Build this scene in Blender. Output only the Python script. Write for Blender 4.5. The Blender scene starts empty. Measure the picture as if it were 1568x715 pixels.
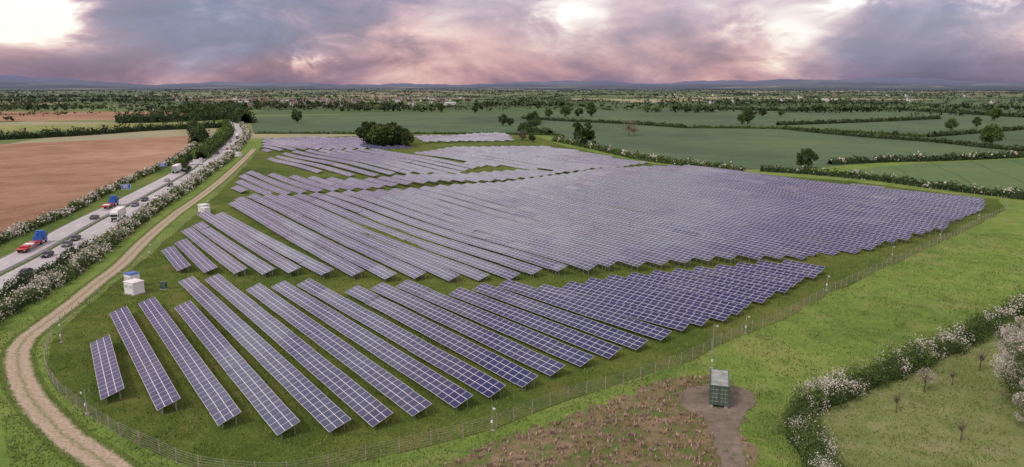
import bpy, math, random
import numpy as np
R = math.radians
rng = np.random.default_rng(11)
random.seed(5)
col = bpy.context.scene.collection

# ------------------------------------------------------------------ helpers
class MB:
    """mesh collector"""
    def __init__(s): s.V=[];s.F=[];s.M=[];s.T=[];s.U=[];s.n=0
    def add(s,V,F,mat=0,tint=.5,uv=None):
        V=np.asarray(V,float).reshape(-1,3);F=np.asarray(F,int)
        m=len(F)
        s.V.append(V);s.F.append(F+s.n);s.n+=len(V)
        s.M.append(np.full(m,mat) if np.isscalar(mat) else np.asarray(mat))
        s.T.append(np.full(m,float(tint)) if np.isscalar(tint) else np.asarray(tint,float))
        s.U.append(np.zeros((m*F.shape[1],2)) if uv is None else np.asarray(uv,float).reshape(-1,2))
    def box(s,c,size,rz=0,mat=0,tint=.5,top=1.0,topy=None,shift=0):
        sx,sy,sz=[a/2 for a in size];ty=top if topy is None else topy
        P=np.array([[-sx,-sy,-sz],[sx,-sy,-sz],[sx,sy,-sz],[-sx,sy,-sz],
            [-sx*top,-sy*ty+shift,sz],[sx*top,-sy*ty+shift,sz],[sx*top,sy*ty+shift,sz],[-sx*top,sy*ty+shift,sz]])
        ca,sa=math.cos(rz),math.sin(rz)
        Q=np.c_[P[:,0]*ca-P[:,1]*sa,P[:,0]*sa+P[:,1]*ca,P[:,2]]+np.array(c)
        s.add(Q,[[0,3,2,1],[4,5,6,7],[0,1,5,4],[1,2,6,5],[2,3,7,6],[3,0,4,7]],mat,tint)
    def tube(s,p0,p1,r0,r1,n=6,mat=0,tint=.5,cap=True):
        p0=np.array(p0,float);p1=np.array(p1,float);d=p1-p0;L=np.linalg.norm(d);d/=max(L,1e-6)
        a=np.cross(d,[0,0,1.]);
        if np.linalg.norm(a)<1e-3:a=np.array([1.,0,0])
        a/=np.linalg.norm(a);b=np.cross(d,a)
        t=np.arange(n)*2*math.pi/n
        ring=np.cos(t)[:,None]*a+np.sin(t)[:,None]*b
        V=np.r_[p0+ring*r0,p1+ring*r1]
        F=[[i,(i+1)%n,n+(i+1)%n,n+i] for i in range(n)]
        s.add(V,F,mat,tint)
        if cap:
            s.add(V[n:],[list(range(n))],mat,tint);s.add(V[:n],[list(range(n))[::-1]],mat,tint)
    def leaves(s,C,size,mat=0,tint=.5,flat=.75):
        n=len(C)
        if n==0:return
        a=rng.normal(size=(n,3));a/=np.linalg.norm(a,axis=1)[:,None]
        b=rng.normal(size=(n,3));b-=(a*b).sum(1)[:,None]*a;b/=np.linalg.norm(b,axis=1)[:,None]
        sz=(np.ones(n)*size*.5*rng.uniform(.6,1.4,n))[:,None]
        a=a*sz;b=b*sz*flat
        V=np.stack([C-a-b*.4,C+b-a*.1,C+a+b*.4,C-b+a*.1],1).reshape(-1,3)
        F=np.arange(4*n).reshape(n,4)
        s.add(V,F,mat,tint)
    def build(s,name,mats,smooth=False,obj=True):
        me=bpy.data.meshes.new(name)
        V=np.concatenate(s.V);me.vertices.add(len(V));me.vertices.foreach_set('co',V.ravel())
        lv=np.concatenate([f.ravel() for f in s.F])
        tot=np.concatenate([np.full(len(f),f.shape[1]) for f in s.F])
        st=np.r_[0,np.cumsum(tot)[:-1]]
        me.loops.add(len(lv));me.loops.foreach_set('vertex_index',lv.astype(np.int32))
        me.polygons.add(len(tot));me.polygons.foreach_set('loop_start',st.astype(np.int32))
        me.polygons.foreach_set('material_index',np.concatenate(s.M).astype(np.int32))
        uvl=me.uv_layers.new(name='UVMap');
        me.update(calc_edges=True)
        me.uv_layers[0].data.foreach_set('uv',np.concatenate(s.U).ravel().astype(np.float32))
        at=me.attributes.new('tint','FLOAT','FACE');at.data.foreach_set('value',np.concatenate(s.T).astype(np.float32))
        for m in mats:me.materials.append(m)
        me.polygons.foreach_set('use_smooth',np.full(len(tot),bool(smooth)))
        me.update()
        if not obj:return me
        o=bpy.data.objects.new(name,me);col.objects.link(o);return o

def inst(name,me,loc,rz=0,sc=1):
    o=bpy.data.objects.new(name,me);col.objects.link(o)
    o.location=loc;o.rotation_euler=(0,0,rz);o.scale=(sc,sc,sc) if np.isscalar(sc) else sc
    return o

class NT:
    def __init__(s,nt): s.nt=nt
    def n(s,t,ins=None,**kw):
        nd=s.nt.nodes.new(t)
        for k,v in kw.items(): setattr(nd,k,v)
        for k,v in (ins or {}).items():
            if hasattr(v,'is_linked') : s.nt.links.new(v,nd.inputs[k])
            else: nd.inputs[k].default_value=v
        return nd
    def m(s,op,a,b=0.,c=None,clamp=False):
        ins={0:a,1:b}
        if c is not None: ins[2]=c
        return s.n('ShaderNodeMath',ins,operation=op,use_clamp=clamp).outputs[0]
    def vm(s,op,a,b=(0,0,0)):
        return s.n('ShaderNodeVectorMath',{0:a,1:b},operation=op).outputs[0]
    def noise(s,vec,scale,detail=3,rough=.55,dist=0.):
        return s.n('ShaderNodeTexNoise',{'Vector':vec,'Scale':scale,'Detail':detail,'Roughness':rough,'Distortion':dist}).outputs[0]
    def ramp(s,f,stops,interp='LINEAR'):
        nd=s.n('ShaderNodeValToRGB',{0:f});cr=nd.color_ramp;cr.interpolation=interp
        while len(cr.elements)<len(stops):cr.elements.new(.5)
        for e,(p,c) in zip(cr.elements,stops):
            e.position=p;e.color=(*c,1) if len(c)==3 else c
        return nd.outputs[0]
    def mix(s,f,a,b,mode='MIX'):
        nd=s.n('ShaderNodeMix',data_type='RGBA',blend_type=mode)
        for k,v in ((0,f),(6,a),(7,b)):
            if hasattr(v,'is_linked'): s.nt.links.new(v,nd.inputs[k])
            else: nd.inputs[k].default_value=v if k==0 else ((*v,1) if len(v)==3 else v)
        return nd.outputs[2]

def mat_new(name,rough=.9,spec=.2):
    m=bpy.data.materials.new(name);m.use_nodes=True;nt=m.node_tree
    b=nt.nodes['Principled BSDF'];b.inputs['Roughness'].default_value=rough
    b.inputs['Specular IOR Level'].default_value=spec
    return m,NT(nt),b
def setc(N,b,c): N.nt.links.new(c,b.inputs['Base Color'])
def bump(N,b,h,st=.4,d=.1):
    bp=N.n('ShaderNodeBump',{'Height':h,'Strength':st,'Distance':d});N.nt.links.new(bp.outputs[0],b.inputs['Normal'])

def simple(name,c,rough=.6,spec=.4,metal=0.,var=.15,sc=3.):
    m,N,b=mat_new(name,rough,spec);b.inputs['Metallic'].default_value=metal
    g=N.n('ShaderNodeNewGeometry').outputs['Position']
    f=N.noise(g,sc,3,.6)
    d=tuple(x*(1-var*2) for x in c);l=tuple(min(1,x*(1+var)) for x in c)
    setc(N,b,N.ramp(f,[(.3,d),(.7,l)]));return m
def foliage(name,dark,light,sc=.5):
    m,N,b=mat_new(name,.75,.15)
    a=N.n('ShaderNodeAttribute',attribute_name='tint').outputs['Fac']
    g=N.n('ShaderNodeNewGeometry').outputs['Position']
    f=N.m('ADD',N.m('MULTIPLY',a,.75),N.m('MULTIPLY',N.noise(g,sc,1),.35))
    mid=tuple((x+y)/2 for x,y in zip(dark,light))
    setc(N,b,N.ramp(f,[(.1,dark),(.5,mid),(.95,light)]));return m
def gmix(N,g,sc,w,con=1.9):
    n3=N.noise(g,sc[2],4,.72)
    f=N.m('ADD',N.m('ADD',N.m('MULTIPLY',N.noise(g,sc[0],4,.62,.5),w[0]),N.m('MULTIPLY',N.noise(g,sc[1],4,.65),w[1])),N.m('MULTIPLY',n3,w[2]))
    f=N.m('ADD',N.m('MULTIPLY',N.m('SUBTRACT',f,.5),con),.5)
    return f,n3
def ground(name,stops,sc=(.025,.25,2.5),w=(.4,.3,.3),bst=.6,stripe=None,rot=0.,fine=None,con=1.9,fs=.12):
    m,N,b=mat_new(name,.95,.06)
    g=N.n('ShaderNodeNewGeometry').outputs['Position']
    f,n3=gmix(N,g,sc,w,con)
    if stripe:
        sp,wd,amt=stripe
        r=N.n('ShaderNodeVectorRotate',{'Vector':g,'Angle':rot},rotation_type='Z_AXIS').outputs[0]
        x=N.n('ShaderNodeSeparateXYZ',{0:r}).outputs[0]
        x=N.m('ADD',x,N.m('MULTIPLY',N.noise(g,.015,2),8.0))
        fr=N.m('FRACT',N.m('DIVIDE',x,sp))
        f=N.m('ADD',f,N.m('MULTIPLY',N.m('LESS_THAN',fr,wd),amt))
        st=N.n('ShaderNodeCombineXYZ',{0:N.m('MULTIPLY',x,.35),1:0.,2:0.}).outputs[0]
        f=N.m('ADD',f,N.m('MULTIPLY',N.m('SUBTRACT',N.noise(st,1.,3,.6),.5),.30))
    c=N.ramp(f,stops)
    if fine:
        pc,lo,hi=fine
        c=N.mix(N.ramp(N.noise(g,fs,5,.72,.5),[(lo,(0,0,0)),(hi,(.85,.85,.85))]),c,pc)
    setc(N,b,c);bump(N,b,n3,bst,.25);return m

def resample(pts,step):
    p=np.array(pts,float);out=[]
    P=np.r_[[2*p[0]-p[1]],p,[2*p[-1]-p[-2]]]
    for i in range(1,len(P)-2):
        n=max(1,int(np.linalg.norm(P[i+1]-P[i])/step))
        for k in range(n):
            t=k/n
            out.append(.5*((2*P[i])+(-P[i-1]+P[i+1])*t+(2*P[i-1]-5*P[i]+4*P[i+1]-P[i+2])*t*t+(-P[i-1]+3*P[i]-3*P[i+1]+P[i+2])*t**3))
    out.append(p[-1]);return np.array(out)
def normals(c):
    t=np.gradient(c,axis=0);t/=np.linalg.norm(t,axis=1)[:,None]
    return np.c_[t[:,1],-t[:,0]],t     # right-hand side normal
def ribbon(mb,c,o0,o1,z,mat=0,z1=None):
    nr,_=normals(c);A=c+nr*o0;B=c+nr*o1;n=len(c)
    z1=z if z1 is None else z1
    V=np.r_[np.c_[A,np.full(n,z)],np.c_[B,np.full(n,z1)]]
    i=np.arange(n-1);F=np.c_[i,n+i,n+i+1,i+1]
    d=np.r_[0,np.cumsum(np.linalg.norm(np.diff(c,axis=0),axis=1))]
    uv=np.stack([np.c_[d[i],0*i],np.c_[d[i],0*i+1],np.c_[d[i+1],0*i+1],np.c_[d[i+1],0*i]],1)
    mb.add(V,F,mat,.5,uv)
def sheet(name,pts,z,mat,jit=0.,step=4.):
    p=np.array(pts,float)
    if jit:
        q=[]
        for i in range(len(p)):
            a,b=p[i],p[(i+1)%len(p)];L=np.linalg.norm(b-a);n=max(1,int(L/step))
            for k in range(n): q.append(a+(b-a)*k/n+rng.normal(0,jit,2))
        p=np.array(q)
    mb=MB();mb.add(np.c_[p,np.full(len(p),z)],[list(range(len(p)))]);o=mb.build(name,[mat])
    if o.data.polygons[0].normal.z<0:o.data.flip_normals()
    return o
def inpoly(x,y,poly):
    r=np.zeros(len(x),bool);n=len(poly)
    for i in range(n):
        x1,y1=poly[i];x2,y2=poly[(i+1)%n]
        if y1==y2:continue
        c=((y1>y)!=(y2>y))&(x<(x2-x1)*(y-y1)/(y2-y1)+x1);r^=c
    return r
def dist_line(x,y,c):
    d=np.full(len(x),1e9)
    for i in range(len(c)-1):
        a,b=c[i],c[i+1];ab=b-a;t=((x-a[0])*ab[0]+(y-a[1])*ab[1])/(ab@ab);t=np.clip(t,0,1)
        d=np.minimum(d,np.hypot(x-a[0]-t*ab[0],y-a[1]-t*ab[1]))
    return d
def wob(t,sc,seed,n=4):
    r=np.random.default_rng(seed);o=np.zeros_like(t,dtype=float)
    for k in range(n): o+=np.sin(t/sc*(1.7**k)*6.28+r.uniform(0,6.28))/(1.4**k)
    return o/2.

# ------------------------------------------------------------------ survey (metres)
ROAD=[(-112,95),(-114.5,110),(-117.8,127),(-120.7,145),(-123.7,161),(-128.5,185),(-140,231),(-152,286),(-177,387),(-229,559),(-281,706),(-355,885),(-433,1035),(-545,1186),(-700,1350)]
HL=[(-142,160),(-145,177),(-150,198),(-154,217),(-159,243),(-170,281),(-182,328),(-196,387),(-215,453),(-243,534)]
HR=[(-98,105),(-100.2,121),(-102.3,134),(-104.1,146.4),(-107.3,162.6),(-112.2,181),(-119.2,205.6),(-129.4,243),(-142.5,299),(-159,361),(-175,425),(-203,517),(-250,658),(-319,825)]
TRK=[(-186,501),(-165,425),(-143,342),(-129,284),(-120,243),(-109.6,203),(-100.3,172),(-96.7,155.7),(-92.7,139.4),(-90.1,127),(-88.3,119),(-84.9,112),(-78.9,103.8),(-71.6,95.4),(-63.8,87.9),(-56.9,81.9),(-51.2,77.9),(-44.8,72.9),(-36,67)]
FEN=[(-193,534),(-151,390),(-123,284),(-108,222.7),(-96.5,174),(-89.5,142.6),(-86,125.3),(-82.5,116.7),(-76.5,106.5),(-68,96.6),(-59,88.9),(-51.2,83),(-43.8,78.5),(-37.3,74.8),(-26.3,73.3),(-17.9,77.2),(-10.3,80.8),(-2.1,85.4),(8.2,93.9),(20,100.8),(30.3,109.2),(39.7,118.4),(53.5,129.8),(70,146.4),(92.5,167.4),(124.9,196.7),(155.6,226),(182,251),(196,276),(185,291),(162,330),(124,358),(82,404),(33,534)]
ROUGH=[(-17,66),(-5,79.5),(5,86.5),(15.5,94.6),(25.5,101.8),(31.7,103),(35,100),(33,92.2),(30.5,86),(29.5,66)]
DIRT=[(26.2,97.4),(30.5,99.4),(34.6,98.4),(36.4,95.6),(34.9,92.2),(33,89.6),(31.3,87.3),(30,84.5),(29.4,81.1),(28.4,76),(27.5,69),(24.4,69),(25.,76),(26.,81.1),(26.6,85),(26.6,88.2),(24.3,91.2),(24.4,94)]
HN=[(35.5,66),(36.1,72.2),(37.2,77.9),(38.3,84.5),(39.5,88.2),(44.9,92.6),(52.1,97.7),(61.1,103.3),(71.7,110.7),(83.8,119),(96.2,128.3),(112.2,139.4),(135,155)]

# ------------------------------------------------------------------ materials
G_site=ground('site_grass',[(.22,(.034,.055,.012)),(.42,(.066,.102,.019)),(.6,(.108,.142,.030)),(.8,(.17,.175,.05))],fine=((.155,.13,.048),.53,.72))
MEAD=[(.2,(.076,.124,.026)),(.42,(.122,.195,.040)),(.6,(.17,.245,.054)),(.8,(.245,.285,.085))]
G_orch=ground('orchard_grass',[(.2,(.085,.115,.035)),(.5,(.165,.205,.07)),(.8,(.27,.275,.125))],fine=((.26,.24,.13),.5,.7))
G_rough=ground('rough_ground',[(.2,(.07,.085,.026)),(.4,(.13,.12,.05)),(.55,(.22,.165,.10)),(.8,(.34,.255,.19))],sc=(.06,.6,3.),fine=((.095,.15,.038),.49,.60),fs=.35)
G_dirt=ground('dirt_path',[(.2,(.115,.092,.07)),(.5,(.20,.165,.13)),(.8,(.32,.27,.22))],sc=(.1,.8,5),fine=((.09,.12,.04),.54,.66),fs=.9)
G_brown=ground('ploughed_soil',[(.2,(.19,.105,.062)),(.45,(.285,.17,.105)),(.65,(.36,.23,.15)),(.85,(.43,.295,.205))],sc=(.007,.05,.6),w=(.5,.3,.2),stripe=(18,.05,-.15),rot=R(18),con=2.2)
G_crop=ground('wheat_crop',[(.2,(.055,.09,.052)),(.5,(.088,.134,.072)),(.8,(.13,.175,.082))],sc=(.006,.03,.5),w=(.5,.25,.25),stripe=(24,.06,-.22),rot=R(-55))
G_crop2=ground('wheat_crop',[(.2,(.06,.105,.048)),(.5,(.1,.158,.066)),(.8,(.15,.2,.08))],sc=(.006,.03,.5),w=(.5,.25,.25),stripe=(24,.06,-.2),rot=R(20))
G_yel=ground('pale_field',[(.2,(.13,.16,.055)),(.5,(.22,.24,.09)),(.8,(.32,.32,.14))],sc=(.006,.03,.5))

# base ground: near meadow, far patchwork of fields
m,N,b=mat_new('countryside',.95,.06)
g=N.n('ShaderNodeNewGeometry').outputs['Position']
gr=N.n('ShaderNodeVectorRotate',{'Vector':g,'Angle':R(25)},rotation_type='Z_AXIS').outputs[0]
gw=N.n('ShaderNodeTexNoise',{'Vector':g,'Scale':.0012,'Detail':2.}).outputs['Color']
gr=N.vm('ADD',N.vm('MULTIPLY',gr,(1/420.,1/300.,0)),N.vm('MULTIPLY',gw,(2.2,2.2,0)))
vo=N.n('ShaderNodeTexVoronoi',{'Vector':gr,'Scale':1.0,'Randomness':.95},voronoi_dimensions='2D',distance='MANHATTAN')
h=N.n('ShaderNodeSeparateColor',{0:vo.outputs['Color']}).outputs[0]
fc=N.ramp(h,[(0,(.075,.125,.055)),(.22,(.14,.19,.07)),(.42,(.085,.13,.06)),(.60,(.27,.20,.14)),(.67,(.20,.23,.095)),(.80,(.10,.145,.06)),(.9,(.36,.33,.21))],'CONSTANT')
fc=N.mix(N.m('MULTIPLY',N.noise(g,.02,4),.5),fc,(.10,.13,.06))
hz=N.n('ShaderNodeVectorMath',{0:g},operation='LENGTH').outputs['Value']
fc=N.mix(N.m('MULTIPLY',N.m('SUBTRACT',hz,1800),1/12000.,clamp=True),fc,(.12,.135,.155))  # aerial haze painted in: field colour fades to blue-grey with distance
f,n3=gmix(N,g,(.03,.22,2.2),(.38,.34,.28),1.8)
nc=N.ramp(f,MEAD)
nc=N.mix(N.ramp(N.noise(g,.07,5,.75,.8),[(.5,(0,0,0)),(.68,(.75,.75,.75))]),nc,(.25,.25,.095))
nc=N.mix(N.ramp(N.noise(N.vm('ADD',g,(40,9,0)),.15,5,.75,.5),[(.54,(0,0,0)),(.70,(.6,.6,.6))]),nc,(.07,.125,.028))
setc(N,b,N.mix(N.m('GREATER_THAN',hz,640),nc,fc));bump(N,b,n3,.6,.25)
M_country=m

# panels
def panel_mat():
    m,N,b=mat_new('solar_glass',.12,.5)
    uv=N.n('ShaderNodeUVMap').outputs[0]
    s=N.n('ShaderNodeSeparateXYZ',{0:uv})
    u,v=s.outputs[0],s.outputs[1]     # u modules along, v modules across
    def edge(x,w):
        f=N.m('FRACT',x);return N.m('LESS_THAN',N.m('MINIMUM',f,N.m('SUBTRACT',1.,f)),w)
    fr=N.m('MAXIMUM',edge(u,.019),edge(v,.034))
    ce=N.m('MAXIMUM',edge(N.m('MULTIPLY',u,10.),.04),edge(N.m('MULTIPLY',v,6.),.04))
    idv=N.n('ShaderNodeTexWhiteNoise',{0:N.vm('FLOOR',uv)},noise_dimensions='3D').outputs[0]
    g=N.n('ShaderNodeNewGeometry').outputs['Position']
    base=N.mix(idv,(.006,.011,.052),(.016,.021,.082))
    base=N.mix(N.m('MULTIPLY',N.noise(g,.6,2),.3),base,(.03,.035,.11))
    base=N.mix(N.m('MULTIPLY',ce,.3),base,(.12,.13,.26))
    setc(N,b,N.mix(fr,base,(.68,.67,.70)))
    N.nt.links.new(N.m('ADD',N.m('MULTIPLY',fr,.3),N.m('ADD',.05,N.m('MULTIPLY',idv,.05))),b.inputs['Roughness'])
    b.inputs['IOR'].default_value=1.54
    return m
M_glass=panel_mat()
M_alu=simple('aluminium_frame',(.5,.5,.52),.4,.5,.6)
M_steel=simple('galvanised_steel',(.38,.39,.4),.5,.5,.4)

# ------------------------------------------------------------------ ground + sheets
mb=MB();S=42000.;mb.add([[-S,-S,0],[S,-S,0],[S,S,0],[-S,S,0]],[[0,1,2,3]]);mb.build('ground',[M_country])
sheet('solar_farm_grass',[(-188,520)]+FEN[1:-1]+[(40,520),(20,640),(-95,650),(-215,600)],.012,G_site,.35,5)
sheet('wheat_field',[(30,640),(84,425),(124,375),(170,385),(225,414),(329,445),(571,706),(956,1312),(551,1426),(51,1186)],.03,G_crop)
sheet('wheat_field',[(-243,658),(-95,655),(28,650),(33,993),(-93,1186),(-389,1035)],.04,G_crop)
sheet('wheat_field',[(177,369),(213,284),(280,230),(420,320),(384,445),(320,433),(237,407)],.035,G_crop2)
sheet('ploughed_field',[(-445,481),(-398,540),(-287,640),(-246,532),(-218,453),(-199,387),(-185,328),(-173,281),(-162,243),(-157,217),(-153,198),(-148,170),(-144,150),(-240,120)],.03,G_brown,.5,12)
sheet('pale_field',[(-600,600),(-582,632),(-365,761),(-398,854),(-710,773),(-900,640)],.035,G_yel)
sheet('ploughed_field',[(-784,854),(-430,955),(-547,1215),(-1111,1215),(-1200,900)],.04,G_brown)
sheet('rough_ground',ROUGH,.03,G_rough,.7,1.2)
sheet('dirt_path',DIRT,.045,G_dirt,.25,.6)
sheet('orchard_grass',[(36,60)]+HN[1:]+[(200,150),(200,60)],.02,G_orch)

# track
m,N,b=mat_new('dirt_track',.95,.08)
uv=N.n('ShaderNodeSeparateXYZ',{0:N.n('ShaderNodeUVMap').outputs[0]});g=N.n('ShaderNodeNewGeometry').outputs['Position']
w_=N.m('ADD',uv.outputs[1],N.m('MULTIPLY',N.m('SUBTRACT',N.noise(g,.7,4,.75),.5),.34))
prof=N.m('ABSOLUTE',N.m('SUBTRACT',w_,.5))
tc=N.ramp(N.noise(g,2.2,5,.75),[(.3,(.22,.17,.12)),(.5,(.40,.325,.235)),(.7,(.54,.45,.35))])
tc=N.mix(N.ramp(prof,[(0,(.6,.6,.6)),(.08,(.1,.1,.1)),(.26,(0,0,0)),(.38,(1,1,1))]),tc,(.095,.14,.03))
setc(N,b,tc);bump(N,b,N.noise(g,3,4,.7),.6,.2);M_track=m
mb=MB();ctrk=resample(TRK,3);ribbon(mb,ctrk,-2.6,2.6,.03);mb.build('dirt_track',[M_track])

# road
M_asph=ground('worn_asphalt',[(.2,(.32,.31,.31)),(.5,(.42,.405,.405)),(.8,(.50,.485,.48))],sc=(.05,.4,4),bst=.1)
M_line=simple('road_paint',(.8,.8,.77),.6,.3)
M_kerb=simple('kerb_stone',(.35,.34,.32),.9,.2)
M_verge=ground('verge_grass',[(.2,(.045,.085,.02)),(.5,(.10,.155,.034)),(.8,(.22,.23,.08))])
croad=resample(ROAD,4);nrR,tR=normals(croad)
mb=MB();ribbon(mb,croad,-17,11.5,.02);mb.build('road_verge',[M_verge])
mb=MB();ribbon(mb,croad,-8.3,8.3,.05,0);
for sgn in(-1,1):
    ribbon(mb,croad,sgn*7.6-.1,sgn*7.6+.1,.058,1);ribbon(mb,croad,sgn*1.1-.1,sgn*1.1+.1,.058,1)
    ribbon(mb,croad,sgn*8.3-.12,sgn*8.3+.12,.16,2)
    a=sgn*8.3
    ribbon(mb,croad,a-.12,a-.121,.16,2,.03);ribbon(mb,croad,a+.12,a+.121,.16,2,.03)
    i=0
    while i+1<len(croad):
        ribbon(mb,croad[i:i+2],sgn*4.35-.08,sgn*4.35+.08,.058,1);i+=3
ribbon(mb,croad,-.6,.6,.056,3)
mb.build('road',[M_asph,M_line,M_kerb,M_verge])
mb=MB()
for off in(-.35,.35):
    for z0,z1 in((.45,.6),(.6,.75)):
        ribbon(mb,croad,off,off+(.05 if z0<.6 else -.05)*np.sign(off),z0,0,z1)
for i in range(0,len(croad),1):
    p=croad[i];
    if p[1]<800:mb.box((p[0],p[1],.36),(.12,.3,.72))
mb.build('crash_barrier',[M_steel])

# ------------------------------------------------------------------ solar rows
def hz_(x,y): return .30*np.sin(x/17.+y/31.)+.26*np.sin(y/23.-x/41.+1.)+.17*np.sin(x/9.+y/13.)
TILT=R(18);SL=3.25;MODL=1.66
def solar_row(a,b,posts=True,wav=1.,tilt=TILT):
    a=np.array(a,float);b=np.array(b,float)   # far end, near end
    d=b-a;L=np.linalg.norm(d);d/=L;n=max(2,int(round(L/MODL)));L=n*MODL
    r=np.array([-d[1],d[0]])                   # high side: away to the right
    if r[0]<0:r=-r
    mb=MB();k=0
    while k<n:
        e=min(k+6,n)
        s0,s1=k*MODL+.02,e*MODL-.02
        p0=a+d*s0;p1=a+d*s1;
        z0=1.35+wav*hz_(*p0)+rng.normal(0,.03);z1=1.35+wav*hz_(*p1)+rng.normal(0,.03);tt=tilt+rng.normal(0,R(1.))
        hx=math.cos(tt)*SL/2;hh=math.sin(tt)*SL/2
        q=[np.r_[p0-r*hx,z0-hh],np.r_[p1-r*hx,z1-hh],np.r_[p1+r*hx,z1+hh],np.r_[p0+r*hx,z0+hh]]
        q=np.array(q);dn=np.array([0,0,-.06])
        mb.add(q,[[0,1,2,3]],0,.5,[[k,0],[e,0],[e,3],[k,3]])
        mb.add(np.r_[q,q+dn],[[0,4,5,1],[1,5,6,2],[2,6,7,3],[3,7,4,0]],1)
        mb.add(q+dn,[[3,2,1,0]],1)
        if posts:
            for f in(.12,.5,.88):
                p=p0+(p1-p0)*f;z=z0+(z1-z0)*f
                for sg in(-.55,.6):
                    pp=p+r*hx*sg;zt=z+hh*sg-.07
                    mb.box((pp[0],pp[1],zt/2),(.1,.1,zt),0,2)
        k=e
    o=mb.build('solar_panel_row',[M_glass,M_alu,M_steel])
    if o.data.polygons[0].normal.z<0:o.data.flip_normals()
    return o
RA=[(-72.4,115.0),(-57.4,92.5),(-78.2,131.2),(-47.5,89.0),(-75.9,137.6),(-38.0,85.7),(-67.2,134.9),(-28.8,82.4),(-75.3,153.9),(-22.2,83.1),(-70.0,155.6),(-17.0,84.9),(-57.5,147.6),(-12.1,87.8),(-52.6,149.6),(-7.2,91.2),(-47.4,151.2),(-2.2,94.0),(-35.2,145.6),(2.7,97.4),(-30.2,148.1),(7.5,101.1),(-24.9,150.1),(12.6,105.0),(-12.6,144.6),(17.6,108.6),(-7.6,148.1),(22.1,113.1),(-2.1,150.7),(27.6,117.2),(5.9,147.1),(32.9,121.7)]
for i in range(0,len(RA),2): solar_row(RA[i],RA[i+1],True,.25)
RB=[(-94.9,185.4),(-79.8,163.2),(-95.5,194.4),(-72.9,162.),(-101,210.2),(-64.8,160.2),(-101.3,218.4),(-58,159.6),(-108,237),(-51.8,160.2),(-101,234),(-43.5,158.4),(-106,259),(-36.4,157.9),(-108,270),(-28.5,156.1),(-106,278),(-21.4,156.7),(-100,279),(-13.7,155.6)]
for i in range(0,len(RB),2): solar_row(RB[i],RB[i+1],True,.6)
def fill(poly,ang,pitch,s0,wav=1.,posts=False,minL=6,tilt=TILT):
    a=R(ang);d=np.array([-math.sin(a),math.cos(a)]);r=np.array([math.cos(a),math.sin(a)])
    P=np.array(poly,float);S_=P@r;T_=P@d
    s=s0
    if s is None:s=S_.min()+pitch*.5
    while s<S_.min():s+=pitch
    while s<S_.max():
        ts=[]
        for i in range(len(P)):
            j=(i+1)%len(P)
            if (S_[i]>s)!=(S_[j]>s): ts.append(T_[i]+(T_[j]-T_[i])*(s-S_[i])/(S_[j]-S_[i]))
        ts.sort()
        for t0,t1 in zip(ts[::2],ts[1::2]):
            t0+=rng.uniform(-1.2,1.2)
            if t1-t0>minL: solar_row(r*s+d*t1,r*s+d*t0,posts,wav,tilt)
        s+=pitch
def sval(p,ang): return p[0]*math.cos(R(ang))+p[1]*math.sin(R(ang))
pA=[(8.1,147.1),(22.1,154.5),(45.4,162.6),(65.1,168.9),(79.6,166.3),(68.4,153.4),(55.4,142.2),(41.4,128.4),(31.6,119.6)]
fill(pA,45,5.3,sval((19.4,134.4),45)+5.3,.4,True)
pB=[(-100,279),(-24,300),(21,342),(73,385),(96,382),(133,337),(161,300),(181,263),(172,249),(133.4,211),(112,194.4),(93.4,183),(69,175),(52.4,170.3),(33.4,166.3),(13.5,160.8),(-4.9,156.7),(-12,155)]
fill(pB,35.5,6.1,sval((-13.7,155.6),35.5)+6.1,1.7,True)
fill([(-120,294),(-139,358),(-112,342),(-71,332),(6,370),(31,358),(12,337),(-42,310),(-98,283)],35.5,6.6,None,1.6)
fill([(-152,424),(-151,467),(-99,491),(-16,389),(-28,358),(-72,340),(-100,358)],35.5,8.5,None,1.6)
fill([(-209,583),(-135,614),(-68,502),(-112,486),(-169,472)],35.5,7.5,None,1.6)
fill([(-68,467),(-40,502),(22,519),(78,402),(32,356),(-16,395)],35.5,7.,None,1.6)
fill([(-86,614),(-9,666),(1,569),(-68,543)],35.5,7.5,None,1.6)

# ------------------------------------------------------------------ fence
M_wood=simple('weathered_wood',(.34,.30,.24),.9,.1,0,.25)
mb=MB();cf=resample(FEN,3.2)
for i,p in enumerate(cf):
    if p[1]<420:
        hh=2.1+rng.normal(0,.05);mb.tube((p[0],p[1],0),(p[0]+rng.normal(0,.05),p[1]+rng.normal(0,.04),hh),.08,.07,6,0)
for z in(.25,.6,.95,1.3,1.65,1.98):
    for i in range(len(cf)-1):
        if cf[i,1]<240 and cf[i+1,1]<240: mb.tube((*cf[i],z),(*cf[i+1],z),.009,.009,3,1,cap=False)
mb.build('perimeter_fence',[M_wood,M_steel])

# ------------------------------------------------------------------ vegetation
F_hedge=foliage('hedge_leaves',(.020,.038,.010),(.125,.185,.045))
F_dark=foliage('dark_tree_leaves',(.014,.028,.010),(.075,.115,.035))
F_tree=foliage('tree_leaves',(.02,.04,.010),(.12,.18,.045))
F_bloom=foliage('hawthorn_blossom',(.26,.25,.19),(.66,.62,.54))
F_bare=foliage('budding_twigs',(.16,.12,.09),(.34,.27,.21))
M_bark=simple('bark',(.13,.10,.075),.95,.1)
F_grass=foliage('grass_blades',(.068,.11,.022),(.24,.29,.085),.08)
F_straw=foliage('dry_grass',(.17,.12,.08),(.52,.40,.30))
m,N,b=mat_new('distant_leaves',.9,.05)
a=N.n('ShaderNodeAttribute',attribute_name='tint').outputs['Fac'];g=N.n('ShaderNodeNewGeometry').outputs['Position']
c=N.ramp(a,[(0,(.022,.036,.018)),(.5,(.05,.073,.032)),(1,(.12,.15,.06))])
hz=N.n('ShaderNodeVectorMath',{0:g},operation='LENGTH').outputs['Value']
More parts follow.
